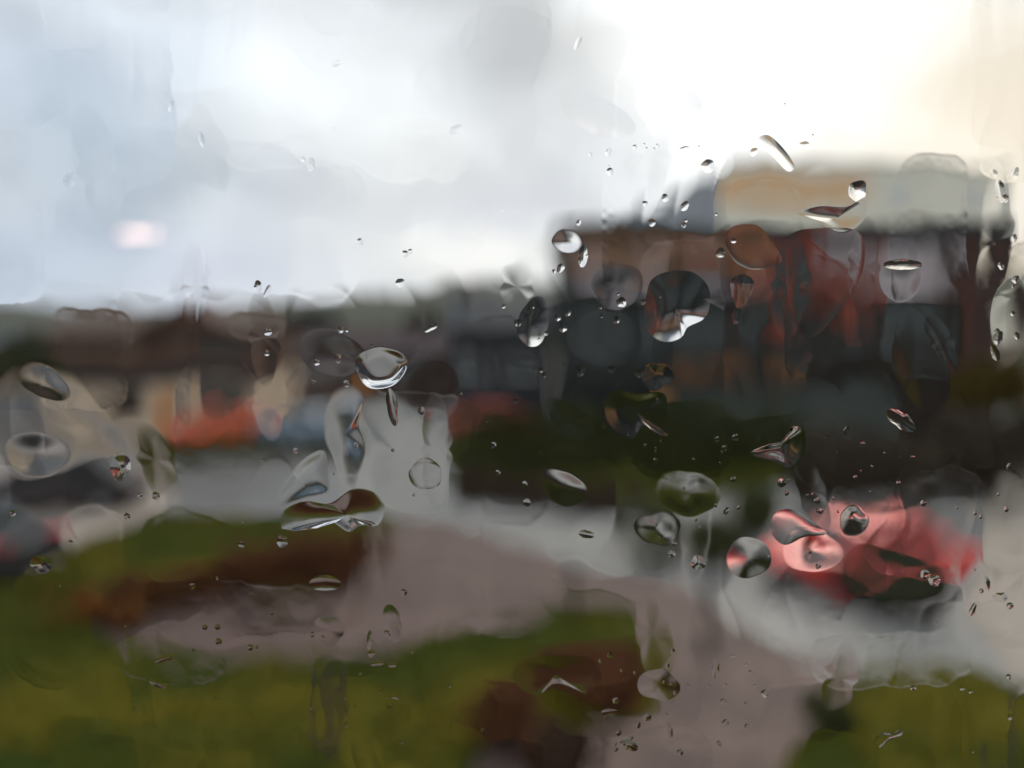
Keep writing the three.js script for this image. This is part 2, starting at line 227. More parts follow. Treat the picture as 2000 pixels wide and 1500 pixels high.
{ // the brick apartment block behind the hedges
  const Z = -36, X = (px) => atZ(px, 700, Z).x, Y = (py) => atZ(1500, py, Z).y;
  const x0 = X(1108), x1 = X(1945), top = Y(440), cx = (x0 + x1) / 2;
  const t = thing('apartment_building', 'three storey brick apartment block with charcoal panels, timber bands and a pale pitched roof', 'building', [cx, 0, Z]);
  const L = (px) => X(px) - cx, lx0 = x0 - cx, lx1 = x1 - cx;
  mesh('wall', boxTo(lx0, lx1, 0, top - 0.35, -11, -0.25), M.charcoal, t);
  mesh('fascia', boxTo(lx0 - 0.25, lx1 + 0.2, Y(470), top - 0.003, 0.253, 0.33), M.black, t);
  mesh('roof', boxTo(lx0 - 0.25, lx1 + 0.2, top - 0.35, top, -11.2, 0.25), M.charcoal, t);
  const edges = [1108, 1215, 1318, 1425, 1505, 1600, 1700, 1845], kinds = ['c', 'c', 'c', 's', 'b', 'b', 'b'];
  const fl = [[Y(698), Y(598)], [Y(572), Y(474)]];          // sill and head of the first and second floor windows
  const pier = (px, w, m, y0 = 0, y1 = top - 0.353) => mesh('pier', boxTo(L(px) - w / 2, L(px) + w / 2, y0, y1, -0.25, 0.12), m, t);
  edges.forEach((px, i) => { if (i < 4) pier(px, 0.4, i > 2 ? M.brown : M.charcoal); else { pier(px, 0.6, i > 6 ? M.brown : M.brick, Y(600)); pier(px, 0.6, M.umber, 0, Y(600)); } });
  for (let i = 0; i < 7; i++) {
    const hw = 0.31, a = L(edges[i]) + hw, b = L(edges[i + 1]) - hw;
    fl.forEach(([s, h], k) => {
      if (k === 1 && kinds[i] === 's') mesh('brick_panel', boxTo(a, b, s, h, -0.25, 0.0), M.salmon, t);
      else windowUnit(t, a, b, s, h, -0.12, k ? (i === 4 ? M.greyGlass : M.blind) : M.greyGlass, M.charcoal, i === 5 ? 2 : 1);
      mesh('spandrel_panel', boxTo(a, b, h + 0.01, (k ? top - 0.353 : fl[1][0]) - 0.07, -0.25, -0.06), k ? M.charcoal : i > 4 ? M.umber : M.panel, t);
    });
    mesh('spandrel_panel', boxTo(a, b, Y(735), fl[0][0] - 0.07, -0.25, -0.06), i > 4 ? M.umber : M.charcoal, t);
    if (i < 3 || i === 5) windowUnit(t, a, b, Y(822), Y(750), -0.12, M.glass, M.charcoal, 1);
    else mesh('brick_panel', boxTo(a, b, 0.3, Y(740), -0.25, -0.03), M.umber, t);
  }
  // orange brick infill under two first floor windows, timber panels at the ground floor
  for (const [a, b, c, d, m] of [[1335, 1375, 745, 708, M.oak], [1405, 1445, 745, 708, M.oak], [1505, 1560, 745, 706, M.oak], [1512, 1560, 668, 618, M.brick], [1335, 1395, 540, 505, M.brick], [1560, 1600, 528, 452, M.brick], [1625, 1662, 650, 530, M.brick]]) mesh('brick_panel', boxTo(L(a), L(b), Y(c), Y(d), -0.05, 0.155), m, t);
  mesh('gable_end', boxTo(L(1845) + 0.31, lx1, 0, top - 0.353, -0.25, 0.1), M.brown, t);
  mesh('downpipe', boxTo(L(1868), L(1872), Y(700), top - 0.4, 0.1, 0.2), M.brick, t);
  for (const [py, a, b] of [[482, 1112, 1470], [518, 1100, 1480]]) mesh('timber_band', boxTo(L(a), L(b), Y(py) - 0.11, Y(py) + 0.11, 0.4, 0.52), M.timber, t);
  mesh('plinth', boxTo(L(1318), L(1720), 0, Y(756), 0.16, 0.5), M.panel, t);
  for (let i = 0; i < 4; i++) { const bx = L(1130 + i * 96); mesh('railing_post', box(0.06, 1.0, 0.06, bx, Y(575) + 0.5, 0.5), M.charcoal, t); }
  mesh('railing', boxTo(L(1120), L(1430), Y(575) + 1.0, Y(575) + 1.06, 0.47, 0.53), M.charcoal, t);
  mesh('balcony_slab', boxTo(L(1112), L(1440), Y(575) - 0.2, Y(575), 0.12, 0.62), M.charcoal, t);
  // pale pitched metal roof with a hipped end, clay tile strip and roof lights
  const zr = -7, U2 = (px) => atZ(px, 340, Z + zr).x - cx, ry = atZ(1500, 330, Z + zr).y, U1 = (px) => atZ(px, 430, Z - 0.6).x - cx, onRoof = (px, k) => [mix(U1(px), U2(px), k), mix(top, ry, k), mix(-0.6, zr, k)];
  const slab = (p, lift) => { const g = new THREE.BufferGeometry(), v = []; for (const q of p) v.push(q[0], q[1] + lift, q[2]); for (const q of p) v.push(q[0], q[1] + lift - 0.12, q[2]); const n = p.length, ix = []; for (let i = 1; i < n - 1; i++) ix.push(0, i, i + 1, n, n + i + 1, n + i); for (let i = 0; i < n; i++) { const j = (i + 1) % n; ix.push(i, n + i, j, j, n + i, n + j); } g.setAttribute('position', new THREE.Float32BufferAttribute(v, 3)); g.setIndex(ix); const f = g.toNonIndexed(); f.computeVertexNormals(); const uv = [], a = f.attributes.position; for (let i = 0; i < a.count; i++) uv.push(a.getX(i), a.getZ(i)); f.setAttribute('uv', new THREE.Float32BufferAttribute(uv, 2)); return f; };
  const cols = [1402, 1480, 1560, 1640, 1720, 1800, 1875, 1950];
  for (let i = 0; i < 7; i++) mesh('roof_panel', slab([onRoof(cols[i] + 1, 0), onRoof(cols[i + 1] - 1, 0), onRoof(cols[i + 1] - 1, 1), onRoof(cols[i] + 1, 1)], 0.13), M.stucco, t);
  mesh('hip_slope', slab([onRoof(1205, 0), onRoof(1400, 0), onRoof(1400, 1), onRoof(1385, 0.93)], 0.13), M.grey, t);
  mesh('end_slope', slab([onRoof(1205, 0), onRoof(1385, 0.93), onRoof(1400, 1), [U2(1405), top, -11]], 0.1), M.grey, t);
  mesh('ridge_cap', boxTo(U2(1392), U2(1956), ry + 0.1, ry + 0.24, zr - 0.2, zr + 0.2), M.stucco, t);
  mesh('verge_wall', boxTo(U2(1935), U2(1942), top, ry - 0.2, -10.8, zr), M.stucco, t); mesh('rear_slope', slab([onRoof(1400, 1), onRoof(1950, 1), [U2(1950), top, -11], [U2(1405), top, -11]], 0.02), M.grey, t);
  for (let i = 0; i < 4; i++) mesh('clay_tile_strip', slab([onRoof(1408 + i * 70, 0.36), onRoof(1474 + i * 70, 0.36), onRoof(1474 + i * 70, 0.76), onRoof(1408 + i * 70, 0.76)], 0.2), M.clay, t);
  for (const [a, b] of [[1745, 1785], [1885, 1912]]) mesh('roof_light', slab([onRoof(a, 0.3), onRoof(b, 0.3), onRoof(b, 0.56), onRoof(a, 0.56)], 0.2), M.greyRoof, t);
  const d = mesh('door', boxTo(L(1290), L(1316), 0.25, 2.4, 0.5, 0.56), M.timber, t); mesh('handle', box(0.04, 0.25, 0.06, L(1312), 1.2, 0.6), M.alloy, d);
}
function house(name, label, pxa, pxb, z, eaves, ridge, o) {
  const xa = atZ(pxa, 700, z).x, xb = atZ(pxb, 700, z).x, w = xb - xa, E = atZ(0, eaves, z).y, Rg = atZ(0, ridge, z - 3).y, D = 7;
  const t = thing(name, label, 'house', [(xa + xb) / 2, 0, z], 0);
  const mid = o.mid ? atZ(0, o.mid, z).y : E;
  mesh('wall', boxTo(-w / 2, w / 2, 0, mid, -D, 0), o.wall, t);
  if (o.mid) mesh('upper_wall', boxTo(-w / 2 - 0.08, w / 2 + 0.08, mid, E, -D, 0.08), o.upper, t);
  const rs = new THREE.Shape([[0.45, E - 0.05], [-D / 2, Rg], [-D - 0.45, E - 0.05], [-D - 0.4, E - 0.2], [-D / 2, Rg - 0.18], [0.4, E - 0.2]].map(([a, b]) => new THREE.Vector2(a, b)));
  const roof = mesh('roof', new THREE.ExtrudeGeometry(rs, { depth: w + 0.6, bevelEnabled: false }).rotateY(-Math.PI / 2).translate(w / 2 + 0.3, 0, 0), o.roof, t);
  const gs = new THREE.Shape([[0, E], [-D / 2, Rg - 0.2], [-D, E]].map(([a, b]) => new THREE.Vector2(a, b)));
  for (const sx of [-w / 2, w / 2 - 0.2]) mesh('gable', new THREE.ExtrudeGeometry(gs, { depth: 0.2, bevelEnabled: false }).rotateY(-Math.PI / 2).translate(sx + 0.2, 0, 0), o.upper ?? o.wall, t);
  const chx = o.chimney ?? 0; const ch = mesh('chimney', box(0.7, 1.6, 0.6, chx * w, Rg + 0.1, -D / 2), o.stack ?? M.brown, roof);
  mesh('gutter', boxTo(-w / 2 - 0.3, w / 2 + 0.3, E - 0.3, E - 0.18, 0.42, 0.54), M.black, t);
  for (const [a, b, c, d, g] of o.windows ?? []) { const k = (px) => atZ(px, 700, z).x - (xa + xb) / 2; windowUnit(t, k(a), k(b), atZ(0, c, z).y, atZ(0, d, z).y, atZ(0, d, z).y > mid + 0.3 ? 0.12 : 0.04, g ?? M.glass, o.frame ?? M.white, 1); }
  if (o.mid) mesh('jetty_beam', boxTo(-w / 2 - 0.1, w / 2 + 0.1, mid - 0.55, mid - 0.003, 0.003, 0.25), M.black, t);
  if (o.door) { const k = atZ(o.door, 700, z).x - (xa + xb) / 2, d = mesh('door', boxTo(k - 0.45, k + 0.45, 0.05, 2.1, 0.004, 0.07), M.timber, t); mesh('handle', box(0.03, 0.12, 0.05, k + 0.35, 1.05, 0.1), M.alloy, d); }
  return t;
}
house('brick_house', 'brown tile-hung house with cream ground floor and dark beam between storeys', 95, 512, -38, 648, 618, { wall: M.cream, upper: M.tile, roof: M.tile, mid: 722, chimney: 0.16, stack: M.tile, frame: M.tile, door: 330, windows: [[150, 185, 702, 662, M.drape], [205, 270, 704, 660, M.drape], [330, 360, 702, 664, M.drape], [400, 490, 703, 668, M.greyGlass], [210, 280, 800, 752, M.glass], [385, 470, 795, 752, M.greyGlass]] });
{ const t = scene.getObjectByName('brick_house'), z = -38, c = t.position.x, k = (px) => atZ(px, 600, z).x - c, y = (py) => atZ(0, py, z).y, sh = (p) => new THREE.Shape(p.map(([a, b]) => new THREE.Vector2(k(a), y(b))));
  mesh('front_gable', new THREE.ExtrudeGeometry(sh([[262, 652], [368, 592], [474, 652]]), { depth: 3.6, bevelEnabled: false }).translate(0, 0, -3.4), M.tile, t);
  mesh('gable_roof', new THREE.ExtrudeGeometry(sh([[240, 658], [368, 584], [496, 658], [490, 664], [368, 593], [246, 664]]), { depth: 4, bevelEnabled: false }).translate(0, 0, -3.5), M.tile, t);
  mesh('finial', new THREE.CylinderGeometry(0.05, 0.12, 1.1, 8).translate(k(368), y(584) + 0.4, 0.3), M.tile, t); }
house('terrace_house', 'low brown-roofed house with dark red walls beyond the road end', 565, 872, -52, 690, 640, { wall: M.brown, roof: M.maroon, chimney: 0.3, door: 700, windows: [[600, 650, 745, 705, M.greyGlass], [770, 830, 745, 705, M.glass]] });
house('garage_block', 'dark slate-roofed garage block beside the apartment building', 876, 1075, -44, 640, 575, { wall: M.slate, roof: M.slate, chimney: -0.3, windows: [[900, 950, 735, 690, M.glass], [990, 1045, 735, 690, M.glass]] });
house('rendered_house', 'cream rendered house with dark roof at the edge of the car park', -190, 82, -44, 690, 645, { wall: M.cream, roof: M.slate, chimney: -0.2, windows: [[-40, 30, 770, 725, M.greyGlass]] });
house('distant_house', 'pale rendered house seen past the end of the brick block', 1962, 2300, -52, 648, 612, { wall: M.cream, roof: M.stucco, chimney: 0.1, windows: [[1985, 2010, 705, 672, M.greyGlass]] });

// ---------------------------------------------------------------- cars
function car(label, at, heading, body, o = {}) {
  const p = onGround(...at), t = thing(o.name ?? 'parked_car', label, 'car', [p.x, 0.012, p.z], heading, 'cars parked along the road'), L = o.len ?? 4.2, W = 1.72, h = L / 2;
  const prof = new THREE.Shape(); prof.moveTo(-h, 0.35); prof.lineTo(-h + 0.02, 0.72); prof.quadraticCurveTo(-h + 0.1, 0.84, -h + 0.9, 0.93); prof.lineTo(h - 0.55, 0.96); prof.quadraticCurveTo(h - 0.02, 0.94, h, 0.78); prof.lineTo(h, 0.35); prof.quadraticCurveTo(h - 0.05, 0.24, h - 0.3, 0.22); prof.lineTo(h - 0.42, 0.3);
  for (const [c] of [[h - 0.78], [-h + 0.82]]) { prof.lineTo(c + 0.36, 0.24); prof.absarc(c, 0.31, 0.36, 0, Math.PI, false); prof.lineTo(c - 0.36, 0.22); }
  prof.lineTo(-h + 0.2, 0.22); prof.closePath();
  const b = mesh('body', new THREE.ExtrudeGeometry(prof, { depth: W - 0.16, bevelSize: 0.06, bevelThickness: 0.08, bevelSegments: 3, curveSegments: 10 }).translate(0, 0, -(W - 0.16) / 2), body, t);
  const cab = new THREE.Shape([[-h + 1.0, 0.9], [-h + 1.75, 1.40], [-h + 2.2, 1.46], [h - 0.95, 1.43], [h - 0.3, 0.93]].map(([x, y]) => new THREE.Vector2(x, y)));
  const roof = mesh('cabin', new THREE.ExtrudeGeometry(cab, { depth: W - 0.36, bevelSize: 0.04, bevelThickness: 0.08, bevelSegments: 3 }).translate(0, 0, -(W - 0.36) / 2), body, t);
  const quad = (a, bq, z0, z1, off) => { const dx = bq[0] - a[0], dy = bq[1] - a[1], l = Math.hypot(dx, dy), nx = -dy / l * off, ny = dx / l * off; const g = new THREE.BoxGeometry(l * 0.86, 0.02, z1 - z0).rotateZ(Math.atan2(dy, dx)).translate((a[0] + bq[0]) / 2 + nx, (a[1] + bq[1]) / 2 + ny, 0); return g; };
  mesh('windscreen', quad([-h + 1.0, 0.9], [-h + 1.75, 1.40], -0.66, 0.66, 0.045), o.glass ?? M.glass, t);
  mesh('rear_window', quad([h - 0.95, 1.43], [h - 0.3, 0.93], -0.6, 0.6, 0.045), M.glass, t);
  for (const s of [-1, 1]) {
    for (const pts of [[[-h + 1.3, 0.95], [-h + 1.82, 1.36], [-h + 2.25, 1.39], [-h + 2.25, 0.97]], [[-h + 2.33, 0.97], [-h + 2.33, 1.39], [h - 1.0, 1.37], [h - 0.62, 0.98]]]) mesh('side_window', new THREE.ExtrudeGeometry(new THREE.Shape(pts.map(([x, y]) => new THREE.Vector2(x, y))), { depth: 0.02, bevelEnabled: false }).translate(0, 0, s * (W / 2 - 0.095) - 0.01), M.glass, t);
    for (const c of [h - 0.78, -h + 0.82]) { const w = new THREE.Group(); w.name = 'wheel'; w.position.set(c, 0.31, s * (W / 2 - 0.12)); t.add(w); mesh('tyre', new THREE.TorusGeometry(0.235, 0.085, 10, 24), M.rubber, w); const rim = mesh('rim', mergeGeometries([new THREE.CylinderGeometry(0.18, 0.18, 0.1, 20).rotateX(Math.PI / 2), ...Array.from({ length: 5 }, (_, i) => box(0.05, 0.17, 0.03, 0, 0.09, s * 0.06).rotateZ(i * 1.2566))]), M.alloy, w); }
    mesh('headlight', rbox(0.12, 0.13, 0.34, -h + 0.05, 0.7, s * 0.6, 0.04), M.lampWhite, t);
    mesh('tail_light', rbox(0.16, o.tail ?? 0.26, (o.tail ?? 0.26) * 1.4, h - 0.03, 0.74, s * 0.6, 0.04), M.lampRed, t);
    mesh('mirror', rbox(0.1, 0.11, 0.18, -h + 1.45, 1.0, s * (W / 2 + 0.1), 0.03), body, t);
  }
  mesh('bumper', rbox(0.16, 0.2, W - 0.1, -h - 0.03, 0.4, 0, 0.05), M.black, t); mesh('bumper', rbox(0.16, 0.2, W - 0.1, h + 0.03, 0.4, 0, 0.05), M.black, t);
  if (o.scale) t.scale.set(...o.scale);
  mesh('number_plate', box(0.012, 0.11, 0.5, -h - 0.12, 0.44, 0), M.white, t);
  return t;
}
const C = 24 * Math.PI / 180;
car('bright red hatchback parked on the wet road beside the dark hedge', [1680, 1130], 0.36, paint(0.8, 0.085, 0.065), { glass: M.screen, scale: [0.95, 0.8, 0.95] });
car('orange red car parked in front of the cream house', [440, 862], 0.05, paint(0.8, 0.16, 0.07));
car('pale blue grey car parked next to the orange one', [592, 866], -0.1, paint(0.25, 0.31, 0.37), { len: 4.0 });
car('red car half hidden behind the hedge by the garage block', [950, 846], 0.03, paint(0.5, 0.04, 0.03));
car('long dark brown car parked on the pale pavement', [120, 985], 0.08, paint(0.02, 0.013, 0.012), { len: 4.4 });
car('black car with red tail light at the lawn edge', [-105, 1120], -0.22, paint(0.012, 0.012, 0.015), { len: 4.3, tail: 0.38 });
car('silver car parked by the cream rendered house', [60, 835], 0.12, paint(0.3, 0.31, 0.32), { len: 4.1 });

// ---------------------------------------------------------------- planting and posts
hedge('beech_hedge', 'dark russet hedge between the footpath and the small lawn', 'hedge', [420, 1170], [700, 1140], 0.85, 0.8, RED, 7000, 0.07);
hedge('beech_hedge', 'lower rusty brown hedge curving from the dark russet one to the orange shrub', 'hedge', [190, 1212], [430, 1172], 0.62, 0.8, [...RED, RED[2], ORANGE[2]], 5000, 0.07);
bush('russet_shrub', 'rounded russet shrub at the end of the beech hedge', 'shrub', [715, 1128], 0.95, 0.95, RED, 2600, 0.07);
bush('orange_shrub', 'orange leaved shrub at the corner of the lawn', 'shrub', [165, 1222], 0.62, 1.1, ORANGE, 2600, 0.06);
bush('orange_shrub', 'low rusty shrub next to the orange one beside the footpath', 'shrub', [245, 1232], 0.5, 0.9, [...ORANGE, ...RED], 2000, 0.06);
hedge('low_hedge', 'low brown hedge running along the kerb of the wet road', 'hedge', [886, 968], [1240, 1008], 0.75, 0.7, [RED[1], ...BROWN], 6000, 0.08);
hedge('clipped_hedge', 'long dark green clipped hedge in front of the apartment block', 'hedge', [882, 925], [1585, 905], 2.0, 1.2, [...DARK, ...GREEN], 12000, 0.12);
hedge('verge_hedge', 'low yellow green hedge beside the forecourt', 'hedge', [290, 893], [690, 884], 0.42, 0.6, [...GREEN, ...OLIVE], 6000, 0.09);
[[1285, 1082, 1.2, 1.5], [1395, 1098, 0.95, 1.2], [1470, 1040, 1.1, 1.5]].forEach(([a, b, h, w], i) => bush('green_bush', ['rounded dark green bush at the end of the brown hedge', 'small dark green bush beside the red hatchback', 'dark green bush behind the red hatchback'][i], 'bush', [a, b], h, w, [...DARK, ...GREEN], 3200, 0.08));
[[1640, 992, 2.5, 3.0], [1765, 996, 2.3, 3.0], [1885, 962, 2.5, 3.0], [2030, 930, 2.4, 3.4]].forEach(([a, b, h, w], i) => bush('brown_bush', ['tall bare brown bush at the corner of the clipped hedge', 'brown bush between two taller bare bushes behind the red hatchback', 'bare brown bush below the gable end of the brick block', 'bare brown bush next to the olive tree'][i], 'bush', [a, b], h, w, [...BROWN, BROWN[1]], 4200, 0.12));
bush('bright_bush', 'bright green bush against the grey plinth of the apartment block', 'bush', [1483, 832], 1.9, 1.7, BRIGHT, 1800, 0.12);
bush('russet_shrub', 'wide dark russet shrub on the lawn beside the mauve path', 'shrub', [1165, 1368], 0.66, 1.75, RED, 4200, 0.055);
bush('russet_shrub', 'russet shrub growing in front of the wide dark shrub', 'shrub', [985, 1448], 0.62, 0.95, RED, 3200, 0.055);
bush('russet_shrub', 'nearly black russet shrub overhanging the path edge', 'shrub', [1085, 1530], 0.6, 0.95, [RED[1], BROWN[1]], 3200, 0.055);
bush('brown_bush', 'low nearly black bush on the road side of the red hatchback', 'bush', [1748, 1190], 1.0, 1.9, [BROWN[1], DARK[0], DARK[1]], 4200, 0.06);
bush('edging_plant', 'small dark green plant at the corner of the right hand lawn', 'shrub', [1620, 1440], 0.5, 0.6, [...DARK, ...GREEN], 1600, 0.05);
{ const p = atZ(1925, 845, -30); tree('olive_tree', 'olive brown tree standing beside the gable end of the brick block', p.x, -30, 4.0, 2.0, OLIVE, 6000, 0.13); }
{ const p = atZ(118, 800, -36); tree('dark_tree', 'dark evergreen tree at the end of the tile-hung house', p.x, -34, 5.4, 1.5, DARK, 5000, 0.13); }
{ const p = atZ(30, 800, -46); tree('dark_tree', 'dark tree in front of the cream rendered house', p.x, -42, 5.2, 1.6, [...DARK, ...BROWN], 5000, 0.14); }
[[530, 640], [610, 600], [820, 610], [1070, 590]].forEach(([px, py], i) => { const z = -75 - i * 6, p = atZ(px, py, z); tree('distant_tree', ['bare grey tree behind the tile-hung house', 'grey green tree behind the terrace house', 'grey tree rising behind the terrace chimney', 'grey tree between the garage and the apartment block'][i], p.x, z, p.y, 2.6, [[0.06, 0.065, 0.05], [0.045, 0.05, 0.04]], 4000, 0.22); });
function post(label, base, h, w, lean = 0) {
  const p = onGround(...base), t = thing('timber_post', label, 'post', [p.x, 0.02, p.z], R(0, 1)); t.rotation.z = lean;
  mesh('shaft', rbox(w, h, w, 0, h / 2, 0, 0.02), M.post, t); mesh('cap', new THREE.ConeGeometry(w * 0.72, w * 0.45, 4).rotateY(Math.PI / 4).translate(0, h + w * 0.22, 0), M.post, t); mesh('band', rbox(w + 0.012, 0.05, w + 0.012, 0, h - 0.16, 0, 0.004), M.charcoal, t);
}
post('dark timber post at the edge of the lawn by the mauve path', [1118, 1205], 0.95, 0.12);
post('weathered timber post standing on the mauve footpath', [1386, 1275], 1.25, 0.13);
post('brown timber post standing in the middle of the lawn', [640, 1490], 1.15, 0.11);
post('leaning timber post on the right hand lawn', [1945, 1560], 1.2, 0.075, -0.12);

// ---------------------------------------------------------------- the room behind the lens, seen only as a dim reflection
{
  const z1 = 0.12, z0 = -0.2, wx = 0.55, wy0 = 4.55, wy1 = 5.85;
  structure('room_wall_front', mergeGeometries([boxTo(-2.2, -wx, 0, 6.4, z0, z1), boxTo(wx, 2.2, 0, 6.4, z0, z1), boxTo(-wx, wx, 0, wy0, z0, z1), boxTo(-wx, wx, wy1, 6.4, z0, z1)]), M.roomWall);
  structure('room_floor', boxTo(-2.2, 2.2, 3.5, 3.6, z1, 4.6), M.roomFloor); structure('room_ceiling', boxTo(-2.2, 2.2, 6.3, 6.4, z1, 4.6), M.roomWall);
  structure('room_wall_left', boxTo(-2.3, -2.2, 3.5, 6.4, z1, 4.6), M.roomWall); structure('room_wall_right', boxTo(2.2, 2.3, 3.5, 6.4, z1, 4.6), M.roomWall); structure('room_wall_back', boxTo(-2.3, 2.3, 3.5, 6.4, 4.6, 4.7), M.roomWall);
  const w = thing('window', 'white framed window with a rain covered glass pane', 'window', [0, wy0, PANE_Z]), f = 0.06, h = wy1 - wy0;
  mesh('frame', mergeGeometries([boxTo(-wx, -wx + f, 0, h, -0.03, 0.03), boxTo(wx - f, wx, 0, h, -0.03, 0.03), boxTo(-wx + f, wx - f, 0, f, -0.03, 0.03), boxTo(-wx + f, wx - f, h - f, h, -0.03, 0.03)]), M.upvc, w);
  mesh('sill', boxTo(-wx - 0.05, wx + 0.05, -0.03, -0.002, 0.03, 0.25), M.upvc, w);
  const g = new THREE.PlaneGeometry(2 * (wx - f), h - 2 * f).translate(0, h / 2, 0);
  mesh('pane', g, new THREE.MeshPhysicalMaterial({ color: 0xffffff, transmission: 1, thickness: 0, roughness: 0, ior: 1.5, side: THREE.DoubleSide }), w);
  // small pendant lamp whose light shows in the glass
  const d = ray(270, 458), tt = 3.0 / -d[2], lp = [d[0] * tt, EYE + d[1] * tt, 2 * PANE_Z + 3.0];
  const l = thing('pendant_lamp', 'small lit bar pendant lamp hanging in the room, mirrored in the glass', 'lamp', lp);
  mesh('cord', new THREE.CylinderGeometry(0.003, 0.003, 6.3 - lp[1] - 0.05, 6).translate(0, (6.3 - lp[1] - 0.05) / 2 + 0.05, 0), M.black, l);
  mesh('housing', rbox(0.22, 0.03, 0.05, 0, 0.035, 0, 0.01), M.black, l);
  mesh('glowing_tube', new THREE.CapsuleGeometry(0.007, 0.14, 6, 12).rotateZ(Math.PI / 2), new THREE.MeshStandardMaterial({ color: 0xffffff, emissive: new THREE.Color(1, 0.62, 0.5), emissiveIntensity: 32 }), l);
  const pl = new THREE.PointLight(new THREE.Color(1, 0.7, 0.55), 0.02); pl.position.set(...lp); pl.castShadow = true; scene.add(pl);
}

// ---------------------------------------------------------------- water on the glass
// lengths on the glass are counted in photograph pixels: U metres each
const U = -PANE_Z / F;
const water = new THREE.MeshPhysicalMaterial({ color: 0xffffff, transmission: 1, thickness: 0.001, roughness: 0, ior: 1.33, side: THREE.DoubleSide });
const toGlass = (px, py) => { const v = atZ(px, py, PANE_Z); return [v.x / U, (v.y - EYE) / U]; };        // x right, y up, from the foot of the eye
function film(x, y) {                                       // thickness of the water sheet running down the pane, in U
  const wx = x + 34 * noise(x * 0.007, y * 0.006, 3.1), wy = y + 40 * noise(x * 0.008 + 7, y * 0.006, 1.3);
  let h = 8;
  h += 1.2 * noise(wx * 0.008, wy * 0.005, 20.5) + 0.16 * noise(wx * 0.022, wy * 0.014, 31.5);
  const r1 = noise(wx * 0.0075 + 3, wy * 0.0030, 44.5), r2 = noise(wx * 0.0048 + 11, wy * 0.0072, 52.5), r3 = noise(wx * 0.017 + 5, wy * 0.008, 57.5);
  h += 2.8 * Math.sqrt(r1 * r1 + 0.0002) + 1.8 * Math.sqrt(r2 * r2 + 0.0002) - 0.8 * Math.sqrt(r3 * r3 + 0.0002);          // creases where two runs of water meet
  // thicker sheets with ragged edges lying on the run-off
  const jx = x + 9 * noise(x * 0.028, y * 0.024, 6.4) + 1.3 * noise(x * 0.1, y * 0.09, 8.9), jy = y + 9 * noise(x * 0.024 + 5, y * 0.028, 2.2) + 1.3 * noise(x * 0.09, y * 0.1, 4.9);
  const e1 = noise(jx * 0.0085 + 40, jy * 0.0048 + 3, 61.5), e2 = noise(jx * 0.006 + 71, jy * 0.009 + 9, 66.5);
  h += 3.3 * Math.max(0, e1 - 0.03) + 2.6 * Math.max(0, e2 - 0.1) + 0.16 * sstep(0.02, 0.06, e1) + 0.14 * sstep(0.09, 0.13, e2);
  return h;
}
{
  const axis = (lo, hi, far0, far1, step) => { const a = []; let s = step * 2; for (let v = lo; v > far0; v -= s, s *= 1.25) a.unshift(v); a.unshift(far0); for (let v = lo + step; v < hi; v += step) a.push(v); s = step * 2; for (let v = hi; v < far1; v += s, s *= 1.25) a.push(v); a.push(far1); return a; };
  const xs = axis(-1150, 1150, -0.485 / U, 0.485 / U, 3.1), ys = axis(-1010, 810, (4.615 - EYE) / U, (5.785 - EYE) / U, 3.1), nx = xs.length, ny = ys.length;
  const pos = new Float32Array(nx * ny * 3), idx = new Uint32Array((nx - 1) * (ny - 1) * 6);
  for (let j = 0, k = 0; j < ny; j++) for (let i = 0; i < nx; i++, k += 3) { pos[k] = xs[i] * U; pos[k + 1] = ys[j] * U; pos[k + 2] = -film(xs[i], ys[j]) * U; }
  for (let j = 0, k = 0; j < ny - 1; j++) for (let i = 0; i < nx - 1; i++) { const a = j * nx + i, b = a + 1, c = a + nx, d = c + 1; idx[k++] = a; idx[k++] = c; idx[k++] = b; idx[k++] = b; idx[k++] = c; idx[k++] = d; }
  const front = new THREE.BufferGeometry(); front.setAttribute('position', new THREE.BufferAttribute(pos, 3)); front.setIndex(new THREE.BufferAttribute(idx, 1)); front.computeVertexNormals();
  const back = new THREE.BufferGeometry(), x0 = xs[0] * U, x1 = xs[nx - 1] * U, y0 = ys[0] * U, y1 = ys[ny - 1] * U;
  back.setAttribute('position', new THREE.Float32BufferAttribute([x0, y0, 0, x1, y0, 0, x0, y1, 0, x1, y1, 0], 3)); back.setIndex([0, 1, 2, 1, 3, 2]); back.computeVertexNormals();
  const m = mesh('water_film', mergeGeometries([front, back]), water); m.position.set(0, EYE, PANE_Z - 0.0001); m.castShadow = false;
  tag(m, 'thin wavy sheet of rainwater running down the outside of the window glass', 'water'); m.userData.kind = 'stuff';
}
